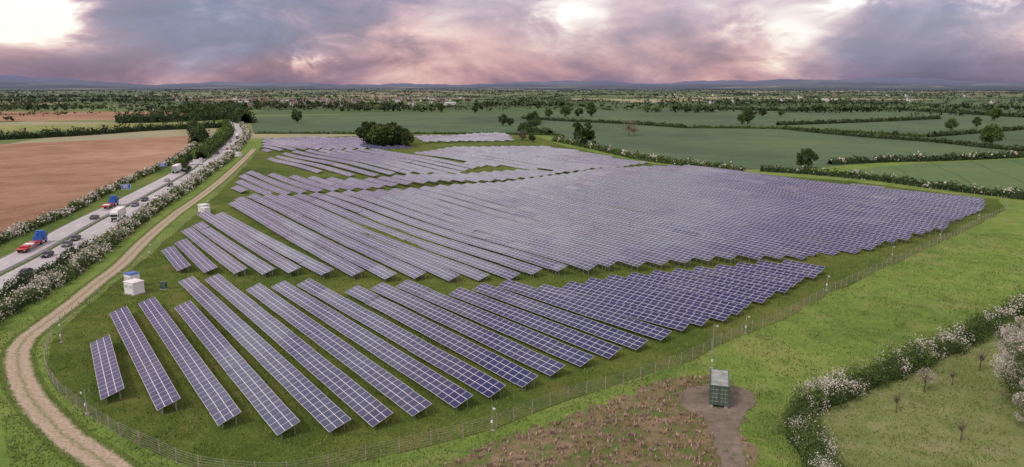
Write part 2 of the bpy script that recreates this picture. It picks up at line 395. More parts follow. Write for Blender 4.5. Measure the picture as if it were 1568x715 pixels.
setc(N,b,N.mix(N.m('MULTIPLY',N.m('SUBTRACT',hz,1200),1/8000.,clamp=True),c,(.085,.10,.14)));F_dist=m  # haze mixed into the leaf colour, bluer further from the origin

def hedge(name,pts,w,h,mat=None,bloom=0.,seed=1,k=.0022,dens=1.5,minl=.13,hvar=.3):
    c=resample(pts,1.5);nr,t=normals(c)
    s=np.r_[0,np.cumsum(np.linalg.norm(np.diff(c,axis=0),axis=1))]
    dist=np.hypot(c[:,0],c[:,1]);size=np.maximum(minl,dist*k)
    per=w+2*h
    dens_=dens*per/size**2;cum=np.r_[0,np.cumsum((dens_[1:]+dens_[:-1])/2*np.diff(s))]
    n=int(cum[-1]);q=rng.uniform(0,cum[-1],n);ss=np.interp(q,cum,s)
    hv=lambda x:np.clip(1+hvar*wob(x,23,seed)+.14*wob(x,5,seed+9),.35,1.8)
    wv=lambda x:np.clip(1+.25*wob(x,17,seed+3)+.14*wob(x,4,seed+5),.5,1.6)
    lat=wob(ss,11,seed+7)*w*.10
    th=rng.uniform(-.1,math.pi+.1,n);rho=1-.35*rng.uniform(0,1,n)**2+.12*rng.uniform(0,1,n)**4*3
    lump=1+.12*np.sin(ss/1.3+th*2+seed)*np.sin(ss/2.9-th*3)
    off=w/2*np.cos(th)*rho*wv(ss)*lump+lat;z=h*np.abs(np.sin(th))**.7*rho*hv(ss)*lump
    X=np.interp(ss,s,c[:,0])+np.interp(ss,s,nr[:,0])*off;Y=np.interp(ss,s,c[:,1])+np.interp(ss,s,nr[:,1])*off
    sz=np.interp(ss,s,size)
    clump=.5+.5*np.sin(ss/2.1+seed+2*np.sin(th*2+ss/3.7))
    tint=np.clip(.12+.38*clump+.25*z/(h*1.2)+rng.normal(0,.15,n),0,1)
    bl=np.zeros(n,int)
    if bloom>0:
        pr=.9*wob(ss,31,seed+20)+.5*np.sin(ss/1.9+th*2.3+seed)+.35*np.sin(ss/.8-th*3)+rng.normal(0,.4,n)+ (z/h-.6)*.8
        bl=(pr>(1.1-2.0*bloom)).astype(int)
        tint=np.where(bl==1,np.clip(.35+.4*clump+rng.normal(0,.2,n),0,1),tint)
    mb=MB();mb.leaves(np.c_[X,Y,z+.03],sz,bl,tint)
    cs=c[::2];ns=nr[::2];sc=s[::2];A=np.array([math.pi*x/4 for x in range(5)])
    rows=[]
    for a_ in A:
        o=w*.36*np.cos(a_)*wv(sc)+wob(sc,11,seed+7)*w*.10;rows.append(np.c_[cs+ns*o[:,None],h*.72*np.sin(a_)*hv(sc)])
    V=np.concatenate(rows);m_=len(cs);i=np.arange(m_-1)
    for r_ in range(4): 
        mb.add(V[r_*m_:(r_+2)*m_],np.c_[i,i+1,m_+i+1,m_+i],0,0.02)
    return mb.build(name,[mat or F_hedge,F_bloom])
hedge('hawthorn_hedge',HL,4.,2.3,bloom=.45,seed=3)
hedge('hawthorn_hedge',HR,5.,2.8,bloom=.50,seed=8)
hedge('roadside_shrubs',[(-107.5,130),(-109.3,139),(-110.6,149),(-112.2,160),(-115.,174),(-119.2,190)],2.4,2.3,F_dark,seed=12,hvar=.5)
hedge('hedge',[(-129.5,236),(-137,266),(-147.5,318),(-162,372)],1.8,1.3,bloom=.1,seed=15,hvar=.5)
hedge('hedge',[(-193,430),(-219,512),(-265,650),(-323,790)],8,6,F_tree,seed=16,hvar=.4)
hedge('hedge',[(-442,572),(-406,616),(-384,658),(-366,706),(-334,738),(-310,760)],9,6,F_dark,seed=21,hvar=.4)
hedge('hedge',[(-600,500),(-520,545),(-442,572)],9,6,F_dark,seed=22,hvar=.4)
hedge('hedge',[(-248,545),(-267,600),(-294,650),(-328,720)],9,8,F_dark,seed=23,hvar=.4)
hedge('woodland',[(-480,850),(-430,885),(-400,930),(-380,960)],35,12,F_dark,seed=24,hvar=.4)
hedge('woodland',[(-320,840),(-380,960),(-440,1060),(-560,1200)],22,13,F_dark,seed=25,hvar=.4)
hedge('hedge',[(35,572),(56,511),(74,445),(88,411),(107,384),(122,363)],5,3.2,F_hedge,.1,31)
hedge('hedge',[(133,369),(151,358),(174,335),(188,307),(206,276),(213,260),(232,238),(270,215)],5,2.8,F_dark,.02,32)
hedge('hedge',[(184,400),(225,414),(261,421),(300,433),(350,450)],5,3.4,F_dark,.02,33)
hedge('hedge',[(14,955),(71,885),(136,825),(186,749)],5,3.5,F_dark,0,34)
hedge('hedge',[(303,798),(443,870),(583,955)],6,4,F_dark,0,35)
hedge('hedge',[(283,727),(305,632),(339,559),(355,481),(400,430)],5,3.,F_dark,0,36)
hedge('hedge',[(367,616),(450,670),(533,727),(620,800)],5,3.4,F_dark,0,37)
hedge('hedge',[(326,1426),(482,1246),(690,1312),(725,993)],8,5,F_dark,0,38)
hedge('hedge',[(186,749),(283,727),(367,616)],4,2.4,F_hedge,0,39)
hedge('hedge',[(-243,660),(-90,657),(35,640),(35,572)],4,1.6,F_hedge,0,40)
hedge('hedge',[(33,990),(28,820),(10,700),(35,640)],7,5,F_dark,0,41)
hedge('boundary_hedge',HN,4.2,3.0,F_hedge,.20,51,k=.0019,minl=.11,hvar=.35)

def tree_mesh(name,h,cr,leaf,seed,clumps=40,per=90,mats=None,base=.25,bloom=0.,limbs=9,zsq=1.,cs=1.):
    r=np.random.default_rng(seed);mb=MB()
    zc=h*(base+(1-base)/2);rz=h*(1-base)/2*zsq
    th_=h*.55
    pts=[np.array([0,0,-.1]),np.array([r.normal(0,.02*h),r.normal(0,.02*h),h*.3]),np.array([r.normal(0,.03*h),r.normal(0,.03*h),th_])]
    rad=[h*.028,h*.02,h*.01]
    for i in range(2): mb.tube(pts[i],pts[i+1],rad[i],rad[i+1],8,2,cap=False)
    cc=[]
    for i in range(clumps):
        v=r.normal(size=3);v/=np.linalg.norm(v);rr=r.uniform(.35,1)**.5*r.uniform(.8,1.05)
        cc.append(np.array([v[0]*cr*rr,v[1]*cr*rr,zc+v[2]*rz*rr]))
    for i in range(min(limbs,clumps)):
        t=r.uniform(.2,.95);p=pts[1]+(pts[2]-pts[1])*t
        q=p+(cc[i]-p)*.5+np.array([0,0,-.03*h]);mb.tube(p,q,rad[2]*1.0,rad[2]*.55,5,2,cap=False);mb.tube(q,cc[i],rad[2]*.55,rad[2]*.15,4,2,cap=False)
    for c in cc:
        n=int(per*r.uniform(.6,1.4));v=r.normal(size=(n,3));v/=np.linalg.norm(v,axis=1)[:,None]
        v*=(r.uniform(.3,1,n)**.5)[:,None]*cr*cs*r.uniform(.24,.42)*np.array([1,1,.75])
        ct=r.uniform(.1,.7);zz=(c[2]-(zc-rz))/(2*rz)
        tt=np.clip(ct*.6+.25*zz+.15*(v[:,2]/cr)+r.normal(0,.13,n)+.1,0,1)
        mb.leaves(c+v,leaf,1 if r.uniform()<bloom else 0,tt)
    return mb.build(name,mats,obj=False)
TM=[F_tree,F_bloom,M_bark];TD=[F_dark,F_bloom,M_bark]
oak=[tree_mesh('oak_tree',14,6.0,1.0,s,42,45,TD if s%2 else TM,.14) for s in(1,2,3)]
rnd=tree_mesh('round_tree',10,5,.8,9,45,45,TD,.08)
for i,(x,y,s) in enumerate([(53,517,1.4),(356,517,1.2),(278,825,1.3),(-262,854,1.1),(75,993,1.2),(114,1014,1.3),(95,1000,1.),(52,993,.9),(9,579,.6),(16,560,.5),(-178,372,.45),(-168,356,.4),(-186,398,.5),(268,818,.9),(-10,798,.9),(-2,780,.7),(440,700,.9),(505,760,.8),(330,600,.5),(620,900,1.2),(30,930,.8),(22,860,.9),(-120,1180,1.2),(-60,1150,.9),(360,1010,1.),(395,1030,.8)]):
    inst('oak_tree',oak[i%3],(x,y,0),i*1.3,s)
inst('round_tree',rnd,(162,381,0),.5,1.05);inst('round_tree',rnd,(60,511,0),2,.5)
for i in range(30):
    x,y=-97+rng.normal(0,7.5),533+rng.normal(0,9)
    inst('copse_tree',oak[i%3],(x,y,-.5),i,rng.uniform(.75,1.3))
# bare pale trees
bare=tree_mesh('bare_tree',11,6,.4,21,60,14,[F_bare,F_bloom,M_bark],.15,limbs=60)
inst('bare_tree',bare,(106,632,0),0,1.4);inst('bare_tree',bare,(112,640,0),2,.9);inst('bare_tree',bare,(9,575,0),1,.8)
# near blossom trees
blo=tree_mesh('blossom_tree',9,3.6,.13,31,110,330,[F_tree,F_bloom,M_bark],.12,.6,limbs=60,cs=.85)
inst('blossom_tree',blo,(73.2,91.5,0),0,1.15);inst('blossom_tree',blo,(69.5,83.5,0),2,.9);inst('blossom_tree',blo,(79.5,101.5,0),4,1.1)
sap=tree_mesh('blossom_sapling',4.2,1.3,.09,33,44,30,[F_bare,F_bloom,M_bark],.3,.7,limbs=44)
sap2=tree_mesh('sapling',4.,1.1,.08,35,34,10,[F_bare,F_tree,M_bark],.3,.3,limbs=34)
inst('blossom_sapling',sap,(61.8,96.6,0),0,1.);inst('sapling',sap2,(75.3,104.3,0),1,1.1);inst('sapling',sap2,(53.9,89.8,0),2,.95);inst('sapling',sap2,(67.4,98.9,0),3,.8)
inst('sapling',sap2,(58,82,0),3,.9);inst('sapling',sap2,(80,98,0),4,1.)

# distant trees
mb=MB();PX=[];PY=[];PH=[]
def line_trees(x0,y0,x1,y1,sp,h,hv,wid=0):
    L=math.hypot(x1-x0,y1-y0);n=max(2,int(L/sp));t=rng.uniform(0,1,n)
    PX.append(x0+(x1-x0)*t+rng.normal(0,1.5+wid,n));PY.append(y0+(y1-y0)*t+rng.normal(0,1.5+wid,n));PH.append(h*rng.uniform(1-hv,1+hv,n))
for x0,y0,x1,y1,n_w in [(-520,1330,-200,1400,20),(-700,1560,-400,1600,34),(-1700,1400,-760,1300,40),(-1900,2000,-900,1900,40),(238,1186,345,1190,10),(464,1186,680,1210,12),(800,1330,1000,1320,12),(-2600,2600,-1200,2500,50),(-300,1250,-130,1210,8),(-90,1500,160,1480,14),(500,1700,900,1650,20)]:
    line_trees(x0,y0,x1,y1,3.4,11,.35,n_w)
for i in range(1000):
    r_=1200*(9.0)**(rng.uniform(0,1)**.9);az=rng.uniform(-R(46),R(46));x,y=r_*math.sin(az),r_*math.cos(az)
    a=R(25)+rng.choice([0,math.pi/2])+rng.normal(0,.45);L=rng.uniform(60,420)*(1+r_/7000)
    k_=rng.choice([0,0,1,1,2]) 
    line_trees(x,y,x+L*math.cos(a),y+L*math.sin(a),[5,10,26][k_]*(1+r_/3500)*rng.uniform(.6,1.8),[2.8,5.5,9.][k_],.5,[0,3,16][k_])
PX=np.concatenate(PX);PY=np.concatenate(PY);PH=np.concatenate(PH)
q=9;n=len(PX);D_=np.hypot(PX,PY)
v=rng.normal(size=(n,q,3));v/=np.linalg.norm(v,axis=2)[:,:,None];v*=rng.uniform(.4,1,(n,q,1))
w=(PH*.55)[:,None];C=np.stack([PX[:,None]+v[:,:,0]*w*1.2,PY[:,None]+v[:,:,1]*w,PH[:,None]*.5+v[:,:,2]*PH[:,None]*.42],2).reshape(-1,3)
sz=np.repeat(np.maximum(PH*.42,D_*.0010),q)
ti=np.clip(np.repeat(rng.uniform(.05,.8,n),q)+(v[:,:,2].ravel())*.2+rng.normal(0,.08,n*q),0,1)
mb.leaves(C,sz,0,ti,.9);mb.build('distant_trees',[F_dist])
print('distant',n)

# distant hills
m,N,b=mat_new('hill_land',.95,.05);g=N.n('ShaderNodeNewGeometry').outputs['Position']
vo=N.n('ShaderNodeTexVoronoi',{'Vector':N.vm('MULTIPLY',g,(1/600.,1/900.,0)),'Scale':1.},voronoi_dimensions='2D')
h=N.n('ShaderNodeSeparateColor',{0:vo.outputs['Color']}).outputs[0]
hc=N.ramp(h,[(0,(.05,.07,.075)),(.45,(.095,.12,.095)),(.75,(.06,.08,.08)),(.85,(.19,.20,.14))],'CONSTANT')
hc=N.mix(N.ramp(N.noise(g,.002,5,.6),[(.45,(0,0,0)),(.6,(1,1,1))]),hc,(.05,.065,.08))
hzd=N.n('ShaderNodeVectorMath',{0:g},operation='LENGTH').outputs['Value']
setc(N,b,N.mix(N.m('MULTIPLY',N.m('SUBTRACT',hzd,5500),1/12500.,clamp=True),hc,(.14,.16,.25)));M_hill=m  # distance haze put into the hill colour as a blue tint
na,nr_=300,34
A=np.linspace(-R(52),R(52),na);RR=np.linspace(6000,17000,nr_)
AA,RG=np.meshgrid(A,RR);dg=np.degrees(AA)
prof=64+ 14*np.sin(dg*.31+1)+10*np.sin(dg*.83+2)+6*np.sin(dg*1.9)+ 105*np.exp(-((dg+38)/8)**2)+75*np.exp(-((dg-27)/14)**2)+35*np.exp(-((dg-6)/5)**2)+4*np.sin(dg*4.3)+3*np.sin(dg*9.1+1)
u_=(RG-6000)/11000
Z=prof*(u_**1.4)*1.2*(1+.25*np.sin(RG/900.+dg*.5))-4
V=np.stack([RG*np.sin(AA),RG*np.cos(AA),Z],2).reshape(-1,3)
i,j=np.meshgrid(np.arange(nr_-1),np.arange(na-1),indexing='ij');k0=(i*na+j).ravel()
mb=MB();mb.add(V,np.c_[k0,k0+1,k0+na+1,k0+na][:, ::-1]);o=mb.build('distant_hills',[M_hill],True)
if o.data.polygons[0].normal.z<0:o.data.flip_normals()

# houses of the distant village
M_white=simple('white_render',(.66,.64,.60),.8,.2);M_brick=simple('brick',(.30,.22,.17),.9,.1);M_roof=simple('roof_tile',(.15,.125,.115),.9,.1);M_win=simple('window_glass',(.03,.035,.045),.15,.5)
def house(mw):
    mb=MB();mb.box((0,0,2.7),(11,7.5,5.4),0,0)
    V=[[-5.8,-4.2,5.3],[5.8,-4.2,5.3],[5.8,4.2,5.3],[-5.8,4.2,5.3],[-5.8,0,8.6],[5.8,0,8.6]]
    mb.add(V,[[0,1,5,4],[2,3,4,5]],1);mb.add(V,[[0,4,3],[1,2,5]],0)
    for x in(-3.5,0,3.5):
        for z in(1.5,4.1): mb.box((x,-3.76,z),(1.2,.06,1.2),0,2)
    mb.box((3.8,0,8.9),(.9,.7,1.6),0,0)
    return mb.build('house',[mw,M_roof,M_win],obj=False)
hs=[house(M_white),house(M_brick)]
for i in range(100):
    x,y=rng.uniform(-760,-120),rng.uniform(1500,2400)
    if i>68:x,y=rng.uniform(300,1700),rng.uniform(1700,3200)
    if i>90:x,y=rng.uniform(-1500,-700),rng.uniform(1900,2600)
    inst('house',hs[0 if rng.uniform()<.7 else 1],(x,y,0),rng.uniform(-.6,.6),rng.uniform(.8,1.4))
mb=MB();mb.box((0,0,3),(50,20,6),0,0);V=[[-26,-11,6],[26,-11,6],[26,11,6],[-26,11,6],[-26,0,8.5],[26,0,8.5]];mb.add(V,[[0,1,5,4],[2,3,4,5]],1);mb.add(V,[[0,4,3],[1,2,5]],0)
barn=mb.build('barn',[M_white,simple('sheet_roof',(.5,.5,.5),.6,.3)],obj=False)
for x,y,a in[(-150,1620,.1),(-560,1250,.3),(900,2000,0),(-640,1700,.2)]: inst('barn',barn,(x,y,0),a,.8)

# ------------------------------------------------------------------ grass tufts in the near field
def tufts(name,x,y,hh,mats,mat=0):
    n=len(x);a=rng.uniform(0,6.28,n);w=hh*.30;ln=rng.normal(0,.35,(n,2))*hh[:,None]
    bx,by=np.cos(a)*w,np.sin(a)*w
    V=np.stack([np.c_[x-bx,y-by,0*x],np.c_[x+bx,y+by,0*x],np.c_[x+ln[:,0],y+ln[:,1],hh]],1).reshape(-1,3)
    mb=MB();mb.add(V,np.arange(3*n).reshape(n,3),mat,np.clip(rng.normal(.42,.24,n),0,1));return mb.build(name,mats)
n=280000
yy=66*(210/66.)**rng.uniform(0,1,n);xx=rng.uniform(-.8,.8,n)*yy*1.0
keep=(dist_line(xx,yy,ctrk[::2])>1.7)&~inpoly(xx,yy,DIRT)&(xx>-98)
den=.5+.5*np.sin(xx/3.1+2*np.sin(yy/4.3)+np.sin(xx/1.3))*np.sin(yy/2.7+1.5*np.sin(xx/5.1)+np.sin(yy/1.1));keep&=rng.uniform(0,1,n)<(.15+.75*den)
keep&=~inpoly(xx,yy,ROUGH)|(rng.uniform(0,1,n)<.35)
xx,yy=xx[keep],yy[keep];tufts('grass',xx,yy,rng.uniform(.07,.26,len(xx))*(1+yy/250),[F_grass])
# tussocks on the rough ground, in planted lines
X_=[];Y_=[]
for yr in np.arange(64,106,1.3):
    for xr in np.arange(-20,37,1.):
        if rng.uniform()<.58:
            k=24;X_.append(xr+rng.normal(0,.25)+rng.normal(0,.2,k));Y_.append(yr+.25*xr*.3+rng.normal(0,.2)+rng.normal(0,.2,k))
X_=np.concatenate(X_);Y_=np.concatenate(Y_);kk=inpoly(X_,Y_,ROUGH)&~inpoly(X_,Y_,DIRT);X_,Y_=X_[kk],Y_[kk]
tufts('dry_grass_tussocks',X_,Y_,rng.uniform(.2,.55,len(X_)),[F_straw])

# ------------------------------------------------------------------ site equipment
M_cgreen=simple('green_steel',(.065,.115,.08),.55,.4,0,.2,1.2)
M_croof=simple('container_roof',(.33,.36,.33),.7,.3,0,.2,.8)
M_dark=simple('dark_rubber',(.02,.02,.022),.8,.2);M_blue=simple('blue_paint',(.03,.12,.42),.35,.5);M_red=simple('red_paint',(.45,.03,.03),.35,.5)
M_wpaint=simple('white_paint',(.75,.75,.74),.45,.4,0,.06);M_conc=simple('concrete',(.36,.35,.33),.9,.1)
# container
mb=MB();W_,L_,H_=2.5,6.06,2.75;z0=.35
mb.box((0,L_/2,z0+H_/2),(W_-.12,L_-.12,H_-.1),0,0)
for x in(-1,1):
    for y in(.08,L_-.08): mb.box((x*(W_/2-.08),y,z0+H_/2),(.16,.16,H_),0,0)
    for z in(z0+.08,z0+H_-.07): mb.box((x*(W_/2-.06),L_/2,z),(.14,L_-.3,.15),0,0)
    for k in range(20): mb.box((x*(W_/2-.045),.3+k*.285,z0+H_/2),(.07,.13,H_-.35),0,0)
for z in(z0+.08,z0+H_-.07):
    mb.box((0,.07,z),(W_-.3,.14,.15),0,0);mb.box((0,L_-.07,z),(W_-.3,.14,.15),0,0)
for x in(-.58,.58):
    mb.box((x,.03,z0+H_/2),(1.08,.05,H_-.35),0,0)
    for z in(.55,1.1,1.65,2.2): mb.box((x,-.005,z0+z),(.95,.03,.07),0,3)
    for dx in(-.22,.22): mb.tube((x+dx,-.04,z0+.15),(x+dx,-.04,z0+H_-.15),.022,.022,6,2)
for k in range(18): mb.box((0,.35+k*.315,z0+H_+.0),(W_-.3,.16,.05),0,1)
mb.box((0,L_/2,z0+H_-.035),(W_-.28,L_-.3,.04),0,1)
for x in(-1,1):
    for y in(.3,L_-.3): mb.box((x*.95,y,.175),(.4,.5,.35),0,4)
o=mb.build('shipping_container',[M_cgreen,M_croof,M_steel,M_wood,M_conc]);o.location=(29.4,91.2,.04);o.rotation_euler=(0,0,-R(16));o.scale=(1.05,1.,1.08)
# transformer cabins
def cabin(w,d,h,blue=False):
    mb=MB();mb.box((0,0,.12),(w+.5,d+.5,.24),0,2);mb.box((0,0,.24+h/2),(w,d,h),0,0)
    mb.box((0,0,.24+h+.07),(w+.25,d+.25,.14),0,1 if blue else 0)
    mb.box((0,0,.24+h+.18),(w*.8,d*.8,.08),0,1 if blue else 0)
    for x in(-w*.25,w*.25):
        mb.box((x,-d/2-.02,.24+h*.47),(w*.42,.05,h*.85),0,0)
        for z in(.55,.62,.69,.76): mb.box((x,-d/2-.055,.24+h*z),(w*.3,.03,h*.035),0,3)
        mb.box((x+w*.17,-d/2-.06,.24+h*.45),(.05,.04,.25),0,3)
    return mb.build('transformer_cabin',[M_wpaint,M_blue,M_conc,M_steel],obj=False)
c1=cabin(3.2,2.6,2.5);c2=cabin(2.4,2.2,3.0,True)
inst('transformer_cabin',c1,(-83.3,146.8,0),-.5);inst('transformer_cabin',c2,(-86.3,151.6,0),-.5)
inst('transformer_cabin',c1,(-111.5,247,0),-.6);inst('transformer_cabin',c1,(-109.5,243.5,0),-.6,.8)
inst('transformer_cabin',c1,(-184,452,0),-.5,1.2);inst('transformer_cabin',c1,(-176,446,0),-.5,1.)
mb=MB();mb.box((0,0,.1),(1.5,1.1,.2),0,1);mb.box((0,0,.95),(1.2,.8,1.5),0,0);mb.box((0,0,1.75),(1.3,.9,.1),0,0);mb.box((0,-.42,.9),(.02,.02,1.3),0,1)
for s_ in(-.3,.3): mb.box((s_,-.41,.95),(.52,.03,1.3),0,0)
o=mb.build('electrical_cabinet',[M_cgreen,M_conc]);o.location=(-78.4,149.9,0)
# camera poles
def pole(h):
    mb=MB();mb.tube((0,0,0),(0,0,h),.08,.055,8,0);mb.box((0,0,.06),(.5,.5,.12),0,2)
    mb.tube((0,0,h-.25),(.4,-.24,h-.2),.025,.025,6,0);mb.box((.46,-.28,h-.2),(.14,.34,.14),-1.,1);mb.tube((.46,-.28,h-.13),(.46,-.28,h),.05,.04,8,1)
    mb.box((0,-.14,1.4),(.24,.16,.36),0,1)
    return mb.build('cctv_pole',[M_steel,M_wpaint,M_conc],obj=False)
p8=pole(7.5);p4=pole(3.6)
inst('cctv_pole',p8,(32.4,105.4,0))
for x,y in[(43.2,121.4),(-2.6,84.6),(-59.4,89.4),(-80.5,117),(70.5,149),(128,202),(-97,180),(100,177),(160,233),(-112,250)]: inst('cctv_pole',p4,(x,y,0),rng.uniform(0,6))

# ------------------------------------------------------------------ vehicles
def wheels(mb,ys,hw,r,wd,mat):
    for y in ys:
        for sg in(-1,1): 
            mb.tube((sg*hw,y,r),(sg*(hw-wd),y,r),r,r,14,mat);mb.tube((sg*(hw+.01),y,r),(sg*(hw-.03),y,r),r*.55,r*.55,10,mat+1)
def car_mesh(paint,van=False):
    mb=MB();w=.9
    if van: prof=[(-2.6,.35),(2.6,.35),(2.62,.95),(2.0,1.15),(1.35,1.95),(1.1,2.1),(-2.55,2.1),(-2.6,1.9)];win=[(1.95,1.2),(1.38,1.9),(.55,1.9),(.55,1.2)]
    else: prof=[(-2.15,.32),(2.15,.32),(2.2,.7),(2.05,.82),(1.0,.95),(.3,1.42),(-1.1,1.45),(-1.95,1.02),(-2.2,.95)];win=[(.88,.98),(.27,1.37),(-1.05,1.39),(-1.7,1.02)]
    def wd(z): return w if z<1.0 else w-.22*(z-1.0)/.45*(.6 if van else 1)
    n=len(prof)
    V=[(-wd(z),y,z) for y,z in prof]+[(wd(z),y,z) for y,z in prof]
    for i in range(n):
        j=(i+1)%n
        mb.add([V[i],V[j],V[n+j],V[n+i]],[[0,1,2,3]],0)
    mb.add(V[:n],[list(range(n))],0);mb.add(V[n:],[list(range(n))[::-1]],0)
    m_=len(win)
    for sg in(-1,1): mb.add([(sg*(wd(z)+.012),y,z) for y,z in win],[list(range(m_))],1)
    a,b_=(prof[4],prof[5]) if not van else (prof[3],prof[4])
    off=.015
    mb.add([(-wd(a[1])+.1,a[0]-.05+off,a[1]+.06+off),(wd(a[1])-.1,a[0]-.05+off,a[1]+.06+off),(wd(b_[1])-.08,b_[0]+.05+off,b_[1]-.04+off),(-wd(b_[1])+.08,b_[0]+.05+off,b_[1]-.04+off)],[[0,1,2,3]],1)
    if not van:
        a,b_=prof[7],prof[6];mb.add([(-.65,a[0]+.08,a[1]+.06+off),(.65,a[0]+.08,a[1]+.06+off),(.6,b_[0]-.06,b_[1]-.03+off),(-.6,b_[0]-.06,b_[1]-.03+off)],[[0,1,2,3]],1)
    for sg in(-1,1):
        mb.box((sg*.65,2.17 if not van else 2.62,.7),(.35,.06,.16),0,4);mb.box((sg*.68,-2.2 if not van else -2.62,.8),(.25,.06,.2),0,5)
        mb.box((sg*1.0,.75 if not van else 1.5,1.0),(.18,.1,.14),0,0)
    wheels(mb,(1.3,-1.3) if not van else (1.7,-1.6),.91,.33,.2,2)
    return mb.build('van' if van else 'car',[paint,M_win,M_dark,M_steel,M_wpaint,M_red],obj=False)
def cab(mb,y,mat,h=3.1):
    mb.box((0,y,.55+h/2-.1),(2.45,2.0,h-.6),0,mat,.5,1.,.93,-.06)
    mb.box((0,y+1.0,2.15),(2.15,.06,.85),0,1);mb.box((0,y+1.04,1.1),(1.8,.06,.7),0,2)
    for sg in(-1,1):
        mb.box((sg*1.235,y+.35,2.1),(.03,.8,.7),0,1);mb.box((sg*1.4,y+.95,2.1),(.12,.12,.6),0,2);mb.box((sg*.95,y+1.05,.75),(.4,.06,.2),0,4)
    mb.box((0,y-.1,h+.35),(2.2,1.5,.5),0,mat,.5,.9,.7,-.2)
def lorry(kind):
    if kind=='artic':
        mb=MB();cab(mb,6.9,0);mb.box((0,1.2,.95),(1.0,13,.25),0,2);mb.box((0,-1.5,2.55),(2.5,13.6,2.7),0,0)
        for y in(-8.3,5.3):mb.box((0,y,2.55),(2.54,.08,2.74),0,3)
        for sg in(-1,1):mb.box((sg*1.2,-.5,.85),(.06,6,.6),0,3)
        wheels(mb,(7.1,4.2,-4.5,-5.8,-7.1),1.22,.5,.35,2)
        return mb.build('box_lorry',[M_wpaint,M_win,M_dark,M_steel,M_wpaint],obj=False)
    if kind=='rigid':
        mb=MB();cab(mb,3.6,0);mb.box((0,0,.95),(1,8,.25),0,2);mb.box((0,-1.1,2.5),(2.45,7,2.6),0,0);mb.box((0,-4.62,2.5),(2.3,.05,2.4),0,3)
        wheels(mb,(3.7,-2.2,-3.4),1.2,.48,.33,2)
        return mb.build('box_lorry',[M_wpaint,M_win,M_dark,M_steel,M_wpaint],obj=False)
    mb=MB();L=16 if kind=='flat' else 11;yc=L/2-1.2
    cab(mb,yc,0);mb.box((0,-.9,1.1),(2.5,L-2.6,.22),0,5);mb.box((0,-.9,.85),(1.,L-2.6,.3),0,2)
    mb.box((0,yc-1.5,2.),(2.4,.15,1.6),0,0)
    mb.box((0,yc-2.6,1.9),(2.2,1.5,1.3),0,0,.5,.8)
    mb.tube((.2,yc-2.6,2.4),(.2,yc-4.3,3.3),.16,.12,8,0);mb.tube((.2,yc-4.3,3.3),(.1,yc-2.6,3.5),.12,.1,8,0)
    for k in range(3): mb.box((0,yc-6.0-k*2.6,1.42),(2.1,2.0,.4),0,5 if k%2==0 else 4)
    wheels(mb,(yc+.2,yc-3.0,-L/2+2.,-L/2+3.3),1.2,.5,.35,2)
    return mb.build('flatbed_lorry',[M_blue,M_win,M_dark,M_steel,M_wpaint,M_red],obj=False)
paints=[simple('car_paint_'+k,c,.25,.5,.1,.03) for k,c in dict(black=(.02,.02,.025),silver=(.42,.43,.45),white=(.7,.7,.7),blue=(.03,.06,.18),red=(.3,.02,.02),grey=(.10,.10,.11)).items()]
cars=[car_mesh(p) for p in paints];van=car_mesh(paints[2],True)
def place(name,me,y,lane,back=False):
    i=int(np.argmin(abs(croad[:,1]-y)));p=croad[i]+nrR[i]*lane;a=math.atan2(tR[i][1],tR[i][0])-math.pi/2
    inst(name,me,(p[0],p[1],.052),a+(math.pi if back else 0))
place('flatbed_lorry',lorry('flat'),193,-5.6);place('flatbed_lorry',lorry('short'),258,-5.6)
place('box_lorry',lorry('rigid'),229,5.8,True);ar=lorry('artic');place('box_lorry',ar,367,-5.8);place('box_lorry',ar,690,-5.8);place('box_lorry',ar,600,5.8,True)
for y,l,k in[(181,2.8,0),(191.5,3.2,5),(199.5,2.8,0),(160,5.8,0),(233,-2.8,5),(259,2.8,5),(269.5,2.8,0),(277,5.8,2),(300,5.9,1),(313,2.8,0),(330,-2.8,1),(345,5.8,5),(400,5.8,0),(425,-2.8,2),(462,2.8,0),(520,-5.8,1),(560,2.8,5),(640,5.8,2),(150,-3,1),(490,5.8,4)]:
    place('car',cars[k],y,l,l>0)
place('van',van,440,-5.8);place('van',van,385,2.8,True);place('van',van,590,-2.8)
# signs
mb=MB()
for x in(-1.3,1.3): mb.tube((x,0,0),(x,0,4.2),.06,.06,8,0)
mb.box((0,-.09,3.1),(3.6,.06,2.2),0,2);mb.box((0,-.125,3.1),(3.4,.02,2.0),0,1)
for z,wd_ in((3.7,2.4),(3.2,1.8),(2.6,2.2)): mb.box((-.2,-.14,z),(wd_,.015,.22),0,2)
sg=mb.build('road_sign',[M_steel,M_blue,M_wpaint],obj=False)
inst('road_sign',sg,(-163,290,0),.3);inst('road_sign',sg,(-188,372,0),.3);inst('road_sign',sg,(-245,570,0),.3)

# ------------------------------------------------------------------ sky, sun, camera
w=bpy.data.worlds.new('World');bpy.context.scene.world=w;w.use_nodes=True
nt=w.node_tree;nt.nodes.clear();N=NT(nt)
d=N.n('ShaderNodeTexCoord').outputs['Generated'];d=N.n('ShaderNodeVectorMath',{0:d},operation='NORMALIZE').outputs[0]
sx=N.n('ShaderNodeSeparateXYZ',{0:d});x,y,z=sx.outputs[0],sx.outputs[1],sx.outputs[2]
